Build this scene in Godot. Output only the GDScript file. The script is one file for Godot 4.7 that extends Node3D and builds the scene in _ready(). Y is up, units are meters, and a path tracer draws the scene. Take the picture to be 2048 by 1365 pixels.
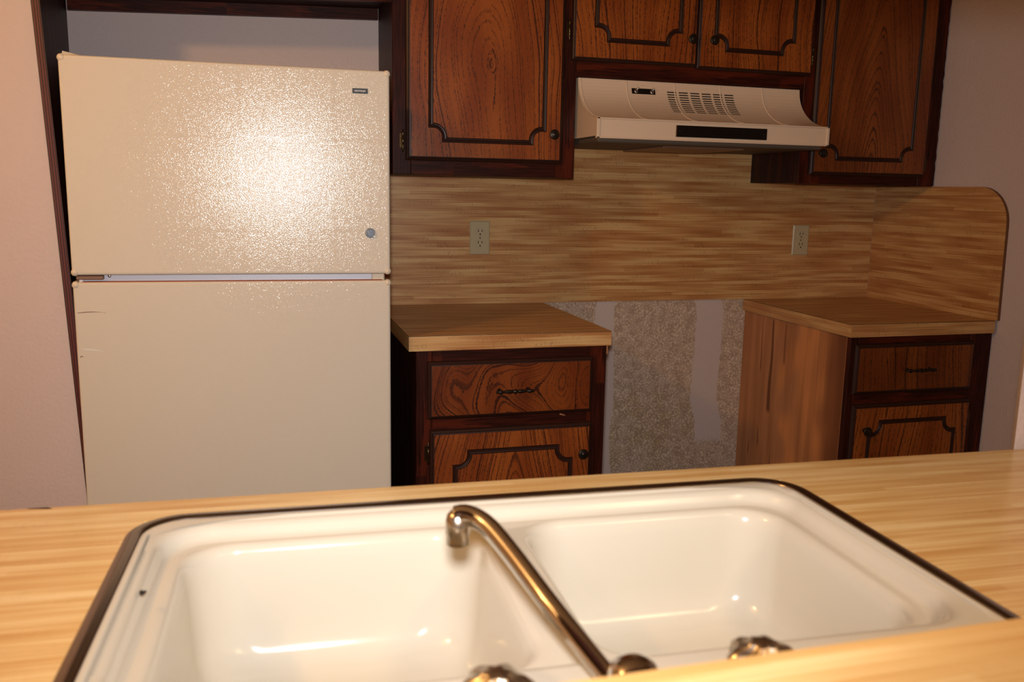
extends Node3D
# A kitchen seen over a raised bar ledge and a double sink; lit by one warm ceiling globe on the left and by the camera's own pop-up flash.

var st: SurfaceTool
var O := Vector3.ZERO            # origin of the thing being built: shapes are written in room coordinates
var uvo := Vector2.ZERO          # shift of the printed grain from piece to piece
var swap_uv := false             # grain lies along x instead of y
var M := {}
var rng := RandomNumberGenerator.new()
var used := {}


func _ready():
	rng.seed = 7
	# ---------------- camera, sky, lights, exposure
	var cam := Camera3D.new()
	cam.name = "camera"
	add_child(cam)
	cam.position = Vector3(-0.7133, 1.3055, 2.9358)
	cam.rotation_order = EULER_ORDER_YXZ
	cam.rotation = Vector3(-0.1701, -0.2782, 0.0189)
	var attr := CameraAttributesPhysical.new()
	attr.frustum_focal_length = 44.0
	attr.frustum_focus_distance = 2.55
	attr.exposure_aperture = 9.5
	cam.attributes = attr
	cam.keep_aspect = Camera3D.KEEP_HEIGHT
	cam.fov = 42.62
	cam.near = 0.05
	cam.far = 40.0
	cam.current = true
	var env := Environment.new()
	env.background_mode = Environment.BG_COLOR
	env.background_color = Color(0.01, 0.008, 0.006)
	env.tonemap_mode = Environment.TONE_MAPPER_LINEAR
	env.tonemap_exposure = 1.0
	env.sdfgi_enabled = true
	env.ssao_enabled = true
	env.ssil_enabled = true
	var we := WorldEnvironment.new()
	we.name = "world_environment"
	we.environment = env
	add_child(we)
	var flash := SpotLight3D.new()          # the camera's pop-up flash, 7 cm above the lens: it makes the white highlight on the freezer door
	flash.name = "camera_flash"
	add_child(flash)
	flash.position = Vector3(-0.722, 1.376, 2.925)
	flash.rotation_order = EULER_ORDER_YXZ
	flash.rotation = Vector3(-0.09, -0.225, 0.0)
	flash.light_color = Color(1.0, 0.985, 0.98)
	flash.light_energy = 2.35
	flash.light_size = 0.03
	flash.spot_angle = 49.0
	flash.spot_angle_attenuation = 1.0
	flash.spot_range = 12.0
	flash.shadow_enabled = true

	materials()
	structure()
	refrigerator()
	alcove()
	upper_cabinets()
	range_hood()
	splashes()
	base_cabinets()
	worktops()
	peninsula()
	sink()
	faucet()
	outlets()
	ceiling_lamp(Vector3(-1.95, 2.19, 2.05), 1.04, 0.075, Color(1.0, 0.76, 0.46), "small glowing globe hung from the ceiling left of the sink")
	ceiling_lamp(Vector3(0.35, 2.0, 3.30), 1.15, 0.16, Color(1.0, 0.84, 0.64), "large glowing globe hung from the ceiling on the dining side of the bar")


# ---------------------------------------------------------------- helpers
func numbered(n: String) -> String:
	if not used.has(n):
		used[n] = 0
		return n
	used[n] += 1
	return "%s_%03d" % [n, used[n]]


func thing(called: String, label: String, category: String, at := Vector3.ZERO, turn := 0.0, group := "") -> Node3D:
	var o := Node3D.new()
	o.name = numbered(called)
	add_child(o)
	o.position = at
	o.rotation.y = turn
	o.set_meta("label", label)
	o.set_meta("category", category)
	if group:
		o.set_meta("group", group)
	O = at
	return o


func begin(smooth := false):
	st = SurfaceTool.new()
	st.begin(Mesh.PRIMITIVE_TRIANGLES)
	st.set_smooth_group(0 if smooth else -1)


func done(parent: Node, called: String, mat: Material, label := "") -> MeshInstance3D:
	st.generate_normals()
	st.index()
	var o := MeshInstance3D.new()
	o.name = called
	o.mesh = st.commit()
	o.material_override = mat
	parent.add_child(o, true)
	if label:
		o.set_meta("label", label)
	return o


func structure_mesh(called: String, mat: Material, label := "") -> MeshInstance3D:
	var o := done(self, numbered(called), mat, label)
	o.set_meta("kind", "structure")
	return o


func uv_of(p: Vector3, n: Vector3) -> Vector2:
	var a := n.abs()
	var uv := Vector2(p.x, p.y)
	if a.x > a.y and a.x > a.z:
		uv = Vector2(p.z, p.y)
	elif a.y > a.z:
		uv = Vector2(p.x, p.z)
	if swap_uv:
		uv = Vector2(uv.y, uv.x)
	return uv + uvo


func vert(p: Vector3, uv: Vector2):
	st.set_uv(uv)
	st.add_vertex(p - O)


func tri(a: Vector3, b: Vector3, c: Vector3):
	# a, b, c run anticlockwise seen from outside
	var n := (b - a).cross(c - a)
	vert(a, uv_of(a, n))
	vert(c, uv_of(c, n))
	vert(b, uv_of(b, n))


func quad(a: Vector3, b: Vector3, c: Vector3, d: Vector3):
	var n := (c - a).cross(d - b)
	for k in [[a, c, b], [a, d, c]]:
		for p in k:
			vert(p, uv_of(p, n))


func out_face(pts: Array, inside: Vector3):
	# a flat convex face turned away from the inside point
	var n: Vector3 = (pts[1] - pts[0]).cross(pts[2] - pts[0])
	var mid := Vector3.ZERO
	for p in pts:
		mid += p
	mid /= pts.size()
	var q := pts.duplicate()
	if n.dot(mid - inside) < 0:
		q.reverse()
	for i in range(1, q.size() - 1):
		tri(q[0], q[i], q[i + 1])


func box(lo: Vector3, hi: Vector3, b := 0.0):
	var c := (lo + hi) / 2
	if b <= 0.0:
		hexa([Vector3(lo.x, lo.y, lo.z), Vector3(hi.x, lo.y, lo.z), Vector3(hi.x, hi.y, lo.z), Vector3(lo.x, hi.y, lo.z), Vector3(lo.x, lo.y, hi.z), Vector3(hi.x, lo.y, hi.z), Vector3(hi.x, hi.y, hi.z), Vector3(lo.x, hi.y, hi.z)])
		return
	var h := (hi - lo) / 2
	b = minf(b, minf(h.x, minf(h.y, h.z)) * 0.9)
	var P := func(s: Vector3, ax: int) -> Vector3:
		var v := Vector3(s.x * (h.x - b), s.y * (h.y - b), s.z * (h.z - b))
		v[ax] = s[ax] * h[ax]
		return c + v
	for ax in 3:
		var u := (ax + 1) % 3
		var w := (ax + 2) % 3
		for s in [-1.0, 1.0]:
			var pts := []
			for k in [[-1, -1], [1, -1], [1, 1], [-1, 1]]:
				var sv := Vector3()
				sv[ax] = s
				sv[u] = k[0]
				sv[w] = k[1]
				pts.append(P.call(sv, ax))
			out_face(pts, c)
			for s2 in [-1.0, 1.0]:
				var e1 := Vector3()
				e1[ax] = s
				e1[u] = s2
				e1[w] = -1
				var e2 := e1
				e2[w] = 1
				out_face([P.call(e1, ax), P.call(e2, ax), P.call(e2, u), P.call(e1, u)], c)
	for sx in [-1.0, 1.0]:
		for sy in [-1.0, 1.0]:
			for sz in [-1.0, 1.0]:
				var s := Vector3(sx, sy, sz)
				out_face([P.call(s, 0), P.call(s, 1), P.call(s, 2)], c)


func hexa(p: Array):
	# eight corners: the back four and the front four, each anticlockwise
	var c := Vector3.ZERO
	for v in p:
		c += v / 8.0
	for f in [[0, 1, 2, 3], [4, 5, 6, 7], [0, 1, 5, 4], [1, 2, 6, 5], [2, 3, 7, 6], [3, 0, 4, 7]]:
		out_face([p[f[0]], p[f[1]], p[f[2]], p[f[3]]], c)


func prism_x(profile: Array, x0: float, x1: float, ends := true):
	# a closed outline of (z, y) drawn out along x
	var n := profile.size()
	var mid := Vector2.ZERO
	for p in profile:
		mid += p / n
	var flat := PackedVector2Array(profile)
	var cw := Geometry2D.is_polygon_clockwise(flat)
	for i in n:
		var a: Vector2 = profile[i]
		var b: Vector2 = profile[(i + 1) % n]
		var q := [Vector3(x0, a.y, a.x), Vector3(x1, a.y, a.x), Vector3(x1, b.y, b.x), Vector3(x0, b.y, b.x)]
		if cw:
			q.reverse()
		quad(q[0], q[1], q[2], q[3])
	if ends:
		var t := Geometry2D.triangulate_polygon(flat)
		for i in range(0, t.size(), 3):
			for x in [x0, x1]:
				var pts := []
				for k in 3:
					pts.append(Vector3(x, flat[t[i + k]].y, flat[t[i + k]].x))
				out_face(pts, Vector3((x0 + x1) / 2, pts[0].y, pts[0].z))


func loft(rings: Array, closed := true, flip := false):
	# rings of equally many points
	var n: int = rings[0].size()
	for r in rings.size() - 1:
		for i in (n if closed else n - 1):
			var j := (i + 1) % n
			if flip:
				quad(rings[r][j], rings[r][i], rings[r + 1][i], rings[r + 1][j])
			else:
				quad(rings[r][i], rings[r][j], rings[r + 1][j], rings[r + 1][i])


func cap(ring: Array, flip := false):
	var c := Vector3.ZERO
	for p in ring:
		c += p / ring.size()
	for i in ring.size():
		var j := (i + 1) % ring.size()
		if flip:
			tri(c, ring[j], ring[i])
		else:
			tri(c, ring[i], ring[j])


func lathe(at: Vector3, axis: Vector3, profile: Array, n := 20, lobes := 0, lobe := 0.0):
	# profile of (radius, along the axis), from the near end to the far end
	var u := axis.cross(Vector3(0.3, 0.9, 0.2)).normalized()
	var w := axis.cross(u).normalized()
	var rings := []
	for p in profile:
		var ring := []
		for i in n:
			var a := TAU * i / n
			var r: float = maxf(p.x, 0.00005) * (1.0 + lobe * cos(lobes * a))
			ring.append(at + axis * p.y + (u * cos(a) + w * sin(a)) * r)
		rings.append(ring)
	loft(rings)


func tube(path: Array, radii: Array, n := 16):
	var rings := []
	var side := Vector3.ZERO
	for i in path.size():
		var d: Vector3 = (path[mini(i + 1, path.size() - 1)] - path[maxi(i - 1, 0)]).normalized()
		if side == Vector3.ZERO:
			side = d.cross(Vector3.UP if absf(d.y) < 0.9 else Vector3.RIGHT).normalized()
		side = (side - d * side.dot(d)).normalized()
		var up := d.cross(side)
		var ring := []
		for k in n:
			var a := TAU * k / n
			ring.append(path[i] + (side * cos(a) + up * sin(a)) * radii[i])
		rings.append(ring)
	loft(rings)
	cap(rings[0], true)
	cap(rings[-1])


func smooth_path(pts: Array, per := 6) -> Array:
	var out := []
	for i in pts.size() - 1:
		var a: Vector3 = pts[maxi(i - 1, 0)]
		var b: Vector3 = pts[i]
		var c: Vector3 = pts[i + 1]
		var d: Vector3 = pts[mini(i + 2, pts.size() - 1)]
		for k in per:
			out.append(b.cubic_interpolate(c, a, d, float(k) / per))
	out.append(pts[-1])
	return out


# ---------------------------------------------------------------- materials
func mat(albedo: Color, rough := 0.5, metal := 0.0, spec := 0.5) -> StandardMaterial3D:
	var m := StandardMaterial3D.new()
	m.albedo_color = albedo
	m.roughness = rough
	m.metallic = metal
	m.metallic_specular = spec
	return m


func rgb8(r: float, g: float, b: float) -> Color:
	return Color(r / 255.0, g / 255.0, b / 255.0)


func noise(freq: float, seed_: int, type := FastNoiseLite.TYPE_SIMPLEX, octaves := 1) -> FastNoiseLite:
	var n := FastNoiseLite.new()
	n.noise_type = type
	n.seed = seed_
	n.frequency = freq
	n.fractal_type = FastNoiseLite.FRACTAL_FBM if octaves > 1 else FastNoiseLite.FRACTAL_NONE
	n.fractal_octaves = octaves
	return n


func picture(w: int, h: int, f: Callable) -> ImageTexture:
	var data := PackedByteArray()
	data.resize(w * h * 3)
	var i := 0
	for y in h:
		for x in w:
			var c: Color = f.call(x, y)
			data[i] = int(clampf(c.r, 0, 1) * 255.0)
			data[i + 1] = int(clampf(c.g, 0, 1) * 255.0)
			data[i + 2] = int(clampf(c.b, 0, 1) * 255.0)
			i += 3
	return ImageTexture.create_from_image(Image.create_from_data(w, h, false, Image.FORMAT_RGB8, data))


func bump(m: StandardMaterial3D, n: FastNoiseLite, size_m: float, depth_cm: float, px := 512):
	var t := NoiseTexture2D.new()
	t.width = px
	t.height = px
	t.seamless = true
	t.noise = n
	m.heightmap_enabled = true
	m.heightmap_texture = t
	m.heightmap_scale = depth_cm
	m.uv1_triplanar = true
	m.uv1_world_triplanar = true
	m.uv1_scale = Vector3.ONE / size_m


func textured(t: Texture2D, rough: float, size := Vector2.ONE, spec := 0.5) -> StandardMaterial3D:
	var m := mat(Color.WHITE, rough, 0.0, spec)
	m.albedo_texture = t
	m.uv1_scale = Vector3(1.0 / size.x, 1.0 / size.y, 1)
	return m


func oak(kind: int, w: int, h: int, wm: float, hm: float, seed_: int) -> ImageTexture:
	# stained oak, flat sawn: dark growth lines on a red brown ground; the pattern is in metres
	var low := noise(3.2, seed_)
	var mid := noise(11.0, seed_ + 1)
	var fine := noise(1.0, seed_ + 2)
	var tone := noise(1.0, seed_ + 3)
	var light := rgb8(158, 84, 31)
	var deep := rgb8(132, 62, 20)
	var line := rgb8(56, 25, 13)
	return picture(w, h, func(px: int, py: int) -> Color:
		var x := (px + 0.5) / w * wm
		var y := (py + 0.5) / h * hm              # down from the top
		var jag := fine.get_noise_2d(x * 260.0, y * 60.0) * 0.0011
		var wx := low.get_noise_2d(x * 0.9, y * 0.45) * 0.020 + mid.get_noise_2d(x * 0.8, y * 0.35) * 0.0035 + jag
		var r := 0.0
		var step := 0.0108
		if kind == 0:                              # a knot with arches above it and long legs below
			var dx := x - wm * 0.53 - (y - hm * 0.62) * 0.03
			var dy := y - hm * 0.62
			r = sqrt(dx * dx + (dy * dy * 0.10 if dy < 0 else dy * dy * (0.35 if dy < 0.03 else 0.0) + (0.0 if dy < 0.03 else 0.000315 + (dy - 0.03) * 0.004))) + wx * (1.2 if dx < 0 else 0.7)
			r += maxf(0.0, -dx - 0.03) * 0.16 * clampf(-dy * 5.0, -0.4, 1.0)
		elif kind == 1:                            # nearly straight lines
			r = x + wx * 1.1 + (y - hm * 0.5) * 0.02
			step = 0.0098
		elif kind == 2:                            # many nested narrow arches
			var dx2 := x - wm * 0.5 + (y - hm) * 0.02
			var dy2 := hm * 0.93 - y
			r = absf(dx2) * (1.0 + 0.12 * mid.get_noise_2d(y * 0.4, 3.0)) + maxf(0.0, dy2) * 0.17 + wx * 0.8
			r = sqrt(dx2 * dx2 + 0.0004) + maxf(0.0, dy2) * 0.15 + wx * 0.7
			step = 0.0092
		else:                                      # wide wandering figure
			r = x * 0.55 + low.get_noise_2d(x * 1.7 + 5.0, y * 1.1) * 0.075 + wx * 1.4
			step = 0.015
		var t := r / step + mid.get_noise_2d(r * 6.0, 9.0) * 0.5
		var f := t - floorf(t)
		var k := hash(int(floorf(t)) * 7919 + seed_) % 100 / 100.0
		var width := 0.16 + 0.2 * k
		var dark := smoothstep(1.0 - width, 1.0 - width * 0.25, f) * (1.0 - smoothstep(0.97, 1.0, f)) + (1.0 - smoothstep(0.0, 0.07, f)) * 0.6
		dark *= 0.62 + 0.38 * k if kind != 1 else 0.8 + 0.2 * k
		var pores := fine.get_noise_2d(x * 900.0, y * 26.0 + 40.0)
		dark += maxf(0.0, pores - 0.25) * 0.45 * (0.3 + 0.7 * f)
		var base := light.lerp(deep, clampf(0.36 + tone.get_noise_2d(x * 9.0, y * 2.5) * 0.55 + f * 0.15, 0.0, 1.0))
		return base.lerp(line, clampf(dark, 0.0, 0.92)))


func materials():
	# the printed laminate of the splashes and worktops: thin strips of pale wood, end to end, with cross flecks
	var ns := noise(1.0, 31)
	var nt := noise(1.0, 32)
	var nf := noise(1.0, 33)
	var W := 1024
	var H := 768
	var wm := 0.96
	var hm := 0.5
	var laminate := func(a: Color, b: Color, c: Color, flecks: float) -> ImageTexture:
		return picture(W, H, func(px: int, py: int) -> Color:
			var u := TAU * px / W
			var y := (py + 0.5) / H * hm
			var cx := cos(u)
			var sx := sin(u)
			var row := int(floorf(y / 0.0125 + 0.12 * nt.get_noise_2d(cx * 0.8 + 4.0, sx * 0.8)))
			var s := float(row * 17 % 43)
			var off := (row * 397) % W
			var seg := int(floorf(((px + off) % W) / 341.0)) + row * 5
			var k := (hash(seg * 31 + 5) % 1000) / 1000.0
			var along := ns.get_noise_3d(cx * 0.5, sx * 0.5, s * 3.7)
			var streak := nf.get_noise_3d(cx * 0.7, sx * 0.7, y * 620.0)
			var streak2 := nf.get_noise_3d(cx * 0.42 + 9.0, sx * 0.42, y * 230.0)
			var v := 0.36 + (k - 0.5) * 0.36 + along * 0.5 + streak * 0.16 + streak2 * 0.36
			var col := a.lerp(b, clampf(v, 0.0, 1.0)).lerp(c, clampf(-v * 0.9 + 0.25, 0.0, 0.8))
			var tick := nf.get_noise_3d(cx * 38.0, sx * 38.0, y * 60.0 + 50.0)
			var where := clampf(nt.get_noise_3d(cx * 1.4, sx * 1.4, s * 2.3 + 7.0) * 1.8 - 0.1, 0.0, 1.0)
			return col.darkened(maxf(0.0, tick) * flecks * where))
	M.laminate = textured(laminate.call(rgb8(208, 162, 104), rgb8(170, 110, 60), rgb8(224, 188, 130), 0.16), 0.38, Vector2(wm, hm), 0.5)
	var near: ImageTexture = laminate.call(rgb8(212, 182, 128), rgb8(190, 148, 90), rgb8(224, 203, 160), 0.04)
	M.laminate_gloss = textured(near, 0.22, Vector2(wm, hm), 0.5)
	M.laminate_near = textured(near, 0.34, Vector2(wm, hm), 0.5)
	M.seam = mat(rgb8(52, 30, 20), 0.6)

	M.oak_knot = textured(oak(0, 420, 672, 0.46, 0.74, 11), 0.34)
	M.oak_lines = textured(oak(1, 384, 384, 0.40, 0.40, 21), 0.34)
	M.oak_lines2 = textured(oak(1, 384, 384, 0.40, 0.40, 24), 0.34)
	M.oak_arch = textured(oak(2, 420, 672, 0.44, 0.74, 47), 0.36)
	M.oak_arch.albedo_color = Color(0.88, 0.88, 0.9)
	M.oak_arch2 = textured(oak(2, 400, 460, 0.45, 0.52, 58), 0.36)
	M.oak_wild = textured(oak(3, 480, 160, 0.46, 0.14, 61), 0.34)
	M.oak_wild.albedo_color = Color(0.84, 0.80, 0.78)
	M.oak_wild2 = textured(oak(1, 480, 160, 0.43, 0.14, 77), 0.36)
	M.oak_wild2.albedo_color = Color(0.80, 0.78, 0.78)

	# dark stained frames
	var fs := noise(1.0, 91)
	var fp := noise(1.0, 92)
	var frame_tex := picture(256, 512, func(px: int, py: int) -> Color:
		var x := px / 256.0 * 0.4
		var y := py / 512.0 * 0.8
		var v := fs.get_noise_2d(x * 150.0, y * 5.0) * 0.5 + fs.get_noise_2d(x * 420.0, y * 14.0) * 0.35
		var p := fp.get_noise_2d(x * 14.0, y * 3.4 + v * 0.4)
		return rgb8(66, 26, 15).lerp(rgb8(34, 13, 8), clampf(0.4 + v * 0.7, 0.0, 1.0)).lerp(rgb8(108, 40, 17), clampf(p * 1.3 - 0.35, 0.0, 0.55)))
	M.frame = textured(frame_tex, 0.42, Vector2(0.4, 0.8), 0.26)
	M.groove = mat(rgb8(48, 25, 17), 0.42, 0.0, 0.4)
	M.dark_side = textured(frame_tex, 0.5, Vector2(0.4, 0.8), 0.32)
	M.dark_side.albedo_color = Color(0.80, 0.76, 0.74)

	# bare plywood side of the right base cabinet with drips and stains; spans the panel
	var ps := noise(1.0, 101)
	var pn := noise(1.0, 102)
	var ply := picture(384, 512, func(px: int, py: int) -> Color:
		var x := px / 384.0
		var y := py / 512.0
		var g := ps.get_noise_2d(x * 46.0, y * 1.6) * 0.3 + ps.get_noise_2d(x * 9.0, y * 1.2) * 0.7
		var blotch := pn.get_noise_2d(x * 5.0, y * 4.0)
		var col := rgb8(190, 130, 86).lerp(rgb8(222, 146, 86), clampf(smoothstep(0.38, 0.62, x + blotch * 0.12) * 0.8 + blotch * 0.2, 0.0, 1.0))
		col = col.lerp(rgb8(158, 102, 62), clampf(0.25 + g * 0.5, 0.0, 0.6))
		col = col.lerp(rgb8(98, 52, 28), smoothstep(0.76 + blotch * 0.04, 0.98, x) * 0.75)
		for d in [[0.33, 0.40, 0.020], [0.22, 0.24, 0.010], [0.46, 0.18, 0.012], [0.24, 0.56, 0.012], [0.38, 0.64, 0.008], [0.15, 0.62, 0.009]]:
			var cx: float = d[0] + pn.get_noise_2d(y * 3.0, d[0] * 50.0) * 0.006
			var len: float = d[1]
			var top := 0.02 if d[0] == 0.33 or d[1] < 0.5 else len - 0.06
			var inside := smoothstep(top - 0.02, top, y) * (1.0 - smoothstep(len - 0.02, len + 0.01, y))
			var wide: float = d[2] * (0.5 + 0.7 * clampf((y - top) / maxf(len - top, 0.01), 0.0, 1.0))
			col = col.lerp(rgb8(74, 34, 14), inside * (1.0 - smoothstep(wide * 0.5, wide, absf(x - cx))) * (0.62 if len == 0.40 else 0.35))
		return col)
	M.raw_ply = textured(ply, 0.65)

	# drywall behind the missing stove: torn facing with pale flecks, mould, and two strips of joint compound; spans the patch
	var ws := noise(1.0, 111)
	var wc := noise(1.0, 112)
	var wl := noise(1.0, 113)
	var drywall := picture(640, 640, func(px: int, py: int) -> Color:
		var x := 0.20 + px / 640.0 * 0.90          # room x
		var y := 0.92 - py / 640.0 * 0.92          # height
		var mould := clampf(0.55 - Vector2((x - 0.66) / 0.26, (y - 0.42) / 0.22).length() * 0.6 + wl.get_noise_2d(x * 8.0, y * 8.0) * 0.35, 0.0, 1.0)
		var col := rgb8(188, 164, 142).lerp(rgb8(168, 142, 96), mould)
		col = col.lerp(rgb8(160, 136, 116), clampf(wl.get_noise_2d(x * 22.0, y * 22.0) * 0.5 + 0.2, 0.0, 0.5))
		var fl := ws.get_noise_2d(x * 75.0, y * 75.0) * 0.65 + ws.get_noise_2d(x * 170.0 + 9.0, y * 170.0) * 0.5 + wl.get_noise_2d(x * 16.0 + 5.0, y * 16.0) * 0.25
		col = col.lerp(rgb8(224, 204, 180), smoothstep(0.26, 0.40, fl) * 0.85)
		var e := wc.get_noise_2d(1.0, y * 4.0) * 0.012 + wc.get_noise_2d(7.0, y * 25.0) * 0.0025
		var tape := 1.0 - smoothstep(0.034, 0.040, absf(x - 0.476 + e * 0.5))
		tape = maxf(tape, (1.0 - smoothstep(0.052, 0.060, absf(x - 0.895 - e - (0.62 - y) * 0.04))) * smoothstep(0.36, 0.40, y + e))
		col = col.lerp(rgb8(206, 190, 182), tape * 0.92)
		return col)
	M.drywall = textured(drywall, 0.85)

	# walls: off white paint over orange peel
	M.wall = mat(rgb8(214, 198, 194), 0.8)
	bump(M.wall, noise(0.05, 5, FastNoiseLite.TYPE_SIMPLEX, 3), 0.42, 0.07)
	M.ceiling = mat(rgb8(226, 218, 210), 0.9)
	M.floor = mat(rgb8(120, 92, 66), 0.5)
	# pebbled almond enamel of the refrigerator
	M.almond = mat(rgb8(222, 213, 196), 0.12, 0.0, 0.44)
	bump(M.almond, noise(0.12, 8, FastNoiseLite.TYPE_SIMPLEX, 2), 0.22, 0.019, 512)
	M.almond_plain = mat(rgb8(222, 208, 184), 0.3)
	M.gasket = mat(rgb8(214, 220, 232), 0.35)
	M.bracket = mat(rgb8(136, 104, 84), 0.4, 0.3)
	M.screw = mat(rgb8(200, 196, 190), 0.3, 0.9)
	M.black = mat(rgb8(14, 13, 13), 0.3)
	M.black_matte = mat(rgb8(16, 14, 13), 0.6)
	M.white_print = mat(rgb8(230, 230, 226), 0.5)
	M.clear_plug = mat(Color(0.86, 0.93, 1.0, 0.25), 0.05)
	M.clear_plug.refraction_enabled = true
	M.clear_plug.refraction_scale = 0.05
	M.plug_back = mat(rgb8(150, 158, 166), 0.3, 0.6)
	M.hood = mat(rgb8(226, 200, 172), 0.33)
	M.hood_inner = mat(rgb8(92, 80, 66), 0.6)
	M.outlet = mat(rgb8(190, 174, 138), 0.32)
	M.slot = mat(rgb8(18, 14, 10), 0.7)
	M.bronze = mat(rgb8(46, 38, 30), 0.35, 0.6)
	M.brass = mat(rgb8(92, 72, 46), 0.28, 0.9)
	M.enamel = mat(rgb8(190, 184, 170), 0.12, 0.0, 0.5)
	M.chip = mat(rgb8(22, 22, 30), 0.5)
	M.stainless = mat(rgb8(150, 140, 132), 0.22, 1.0)
	M.chrome = mat(rgb8(214, 210, 206), 0.07, 1.0)
	M.chrome_worn = mat(rgb8(196, 184, 166), 0.26, 1.0)
	M.rust = mat(rgb8(160, 84, 44), 0.7)
	M.glow = mat(rgb8(255, 226, 176), 0.6)
	M.glow.emission_enabled = true
	M.glow.emission = rgb8(255, 196, 120)
	M.glow.emission_energy_multiplier = 1.6


# ---------------------------------------------------------------- the room
func structure():
	O = Vector3.ZERO
	begin()
	box(Vector3(-3.5, -0.1, -0.15), Vector3(1.74, 0, 5.3))
	structure_mesh("floor", M.floor)
	begin()
	box(Vector3(-3.5, 2.44, -0.15), Vector3(1.74, 2.54, 5.3))
	structure_mesh("ceiling", M.ceiling)
	begin()
	box(Vector3(-1.6, 0, -0.13), Vector3(1.74, 2.44, 0))
	var back := structure_mesh("wall_back", M.wall)
	begin()                                         # the stripped patch where the stove stood
	var p0 := Vector3(0.20, 0.0, 0.004)
	var p1 := Vector3(1.10, 0.92, 0.004)
	for k in [[0, 0], [1, 1], [1, 0], [0, 0], [0, 1], [1, 1]]:
		vert(Vector3(lerpf(p0.x, p1.x, k[0]), lerpf(p0.y, p1.y, k[1]), 0.004), Vector2(k[0], 1.0 - k[1]))
	swap_uv = false
	done(back, "bare_drywall", M.drywall, "stripped brown drywall with pale flecks and strips of joint compound")
	# left of the alcove the wall comes forward; its end follows the leaning plywood panel
	begin()
	hexa([Vector3(-3.5, 0, -0.13), Vector3(-1.272, 0, -0.13), Vector3(-1.272, 2.44, -0.13), Vector3(-3.5, 2.44, -0.13), Vector3(-3.5, 0, 0.545), Vector3(-1.1515, 0, 0.545), Vector3(-1.2505, 2.44, 0.545), Vector3(-3.5, 2.44, 0.545)])
	structure_mesh("wall_left", M.wall, "peach lit textured wall left of the refrigerator alcove")
	begin()
	box(Vector3(-3.5, 0, 0.545), Vector3(-3.4, 2.44, 5.3))
	structure_mesh("wall_far_left", M.wall)
	begin()
	box(Vector3(1.587, 0, 0), Vector3(1.74, 2.44, 5.2))
	structure_mesh("wall_right", M.wall)
	begin()
	box(Vector3(-3.5, 0, 5.2), Vector3(1.74, 2.44, 5.3))
	structure_mesh("wall_behind", M.wall)
	begin()                                         # short wall right of the sink, its end cut at an angle
	var foot := [Vector2(0.438, 1.852), Vector2(1.587, 1.852), Vector2(1.587, 1.745), Vector2(0.545, 1.745)]
	hexa([Vector3(foot[3].x, 0, foot[3].y), Vector3(foot[2].x, 0, foot[2].y), Vector3(foot[2].x, 2.44, foot[2].y), Vector3(foot[3].x, 2.44, foot[3].y), Vector3(foot[0].x, 0, foot[0].y), Vector3(foot[1].x, 0, foot[1].y), Vector3(foot[1].x, 2.44, foot[1].y), Vector3(foot[0].x, 2.44, foot[0].y)])
	structure_mesh("wall_stub", M.wall)
	begin()                                         # half wall under the bar ledge
	box(Vector3(-2.2, 0, 2.56), Vector3(1.587, 0.988, 2.68))
	structure_mesh("wall_half", M.wall)


func ceiling_lamp(at: Vector3, energy: float, radius: float, tint: Color, label: String):
	var t := thing("ceiling_lamp", label, "lamp", Vector3(at.x, 2.44, at.z))
	begin(true)
	var drop := 2.44 - at.y
	lathe(at + Vector3(0, drop, 0), Vector3.DOWN, [Vector2(0, 0.0), Vector2(0.06, 0.0), Vector2(0.06, 0.012), Vector2(0.045, 0.03), Vector2(0.012, 0.04), Vector2(0.012, drop - radius - 0.01), Vector2(0.03, drop - radius), Vector2(0.03, drop - radius + 0.02), Vector2(0, drop - radius + 0.02)], 24)
	done(t, "stem", M.brass)
	begin(true)
	var prof := []
	for i in 15:
		var a := PI * i / 14.0
		prof.append(Vector2(sin(a) * radius, -cos(a) * radius))
	lathe(at, Vector3.UP, prof, 28)
	done(t, "light_globe", M.glow)
	var l := OmniLight3D.new()
	l.name = "lamp_light"
	t.add_child(l)
	l.position = at - O
	l.light_color = tint
	l.light_energy = energy
	l.light_size = radius * 0.9
	l.omni_range = 14.0
	l.omni_attenuation = 2.0
	l.shadow_enabled = true


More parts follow.
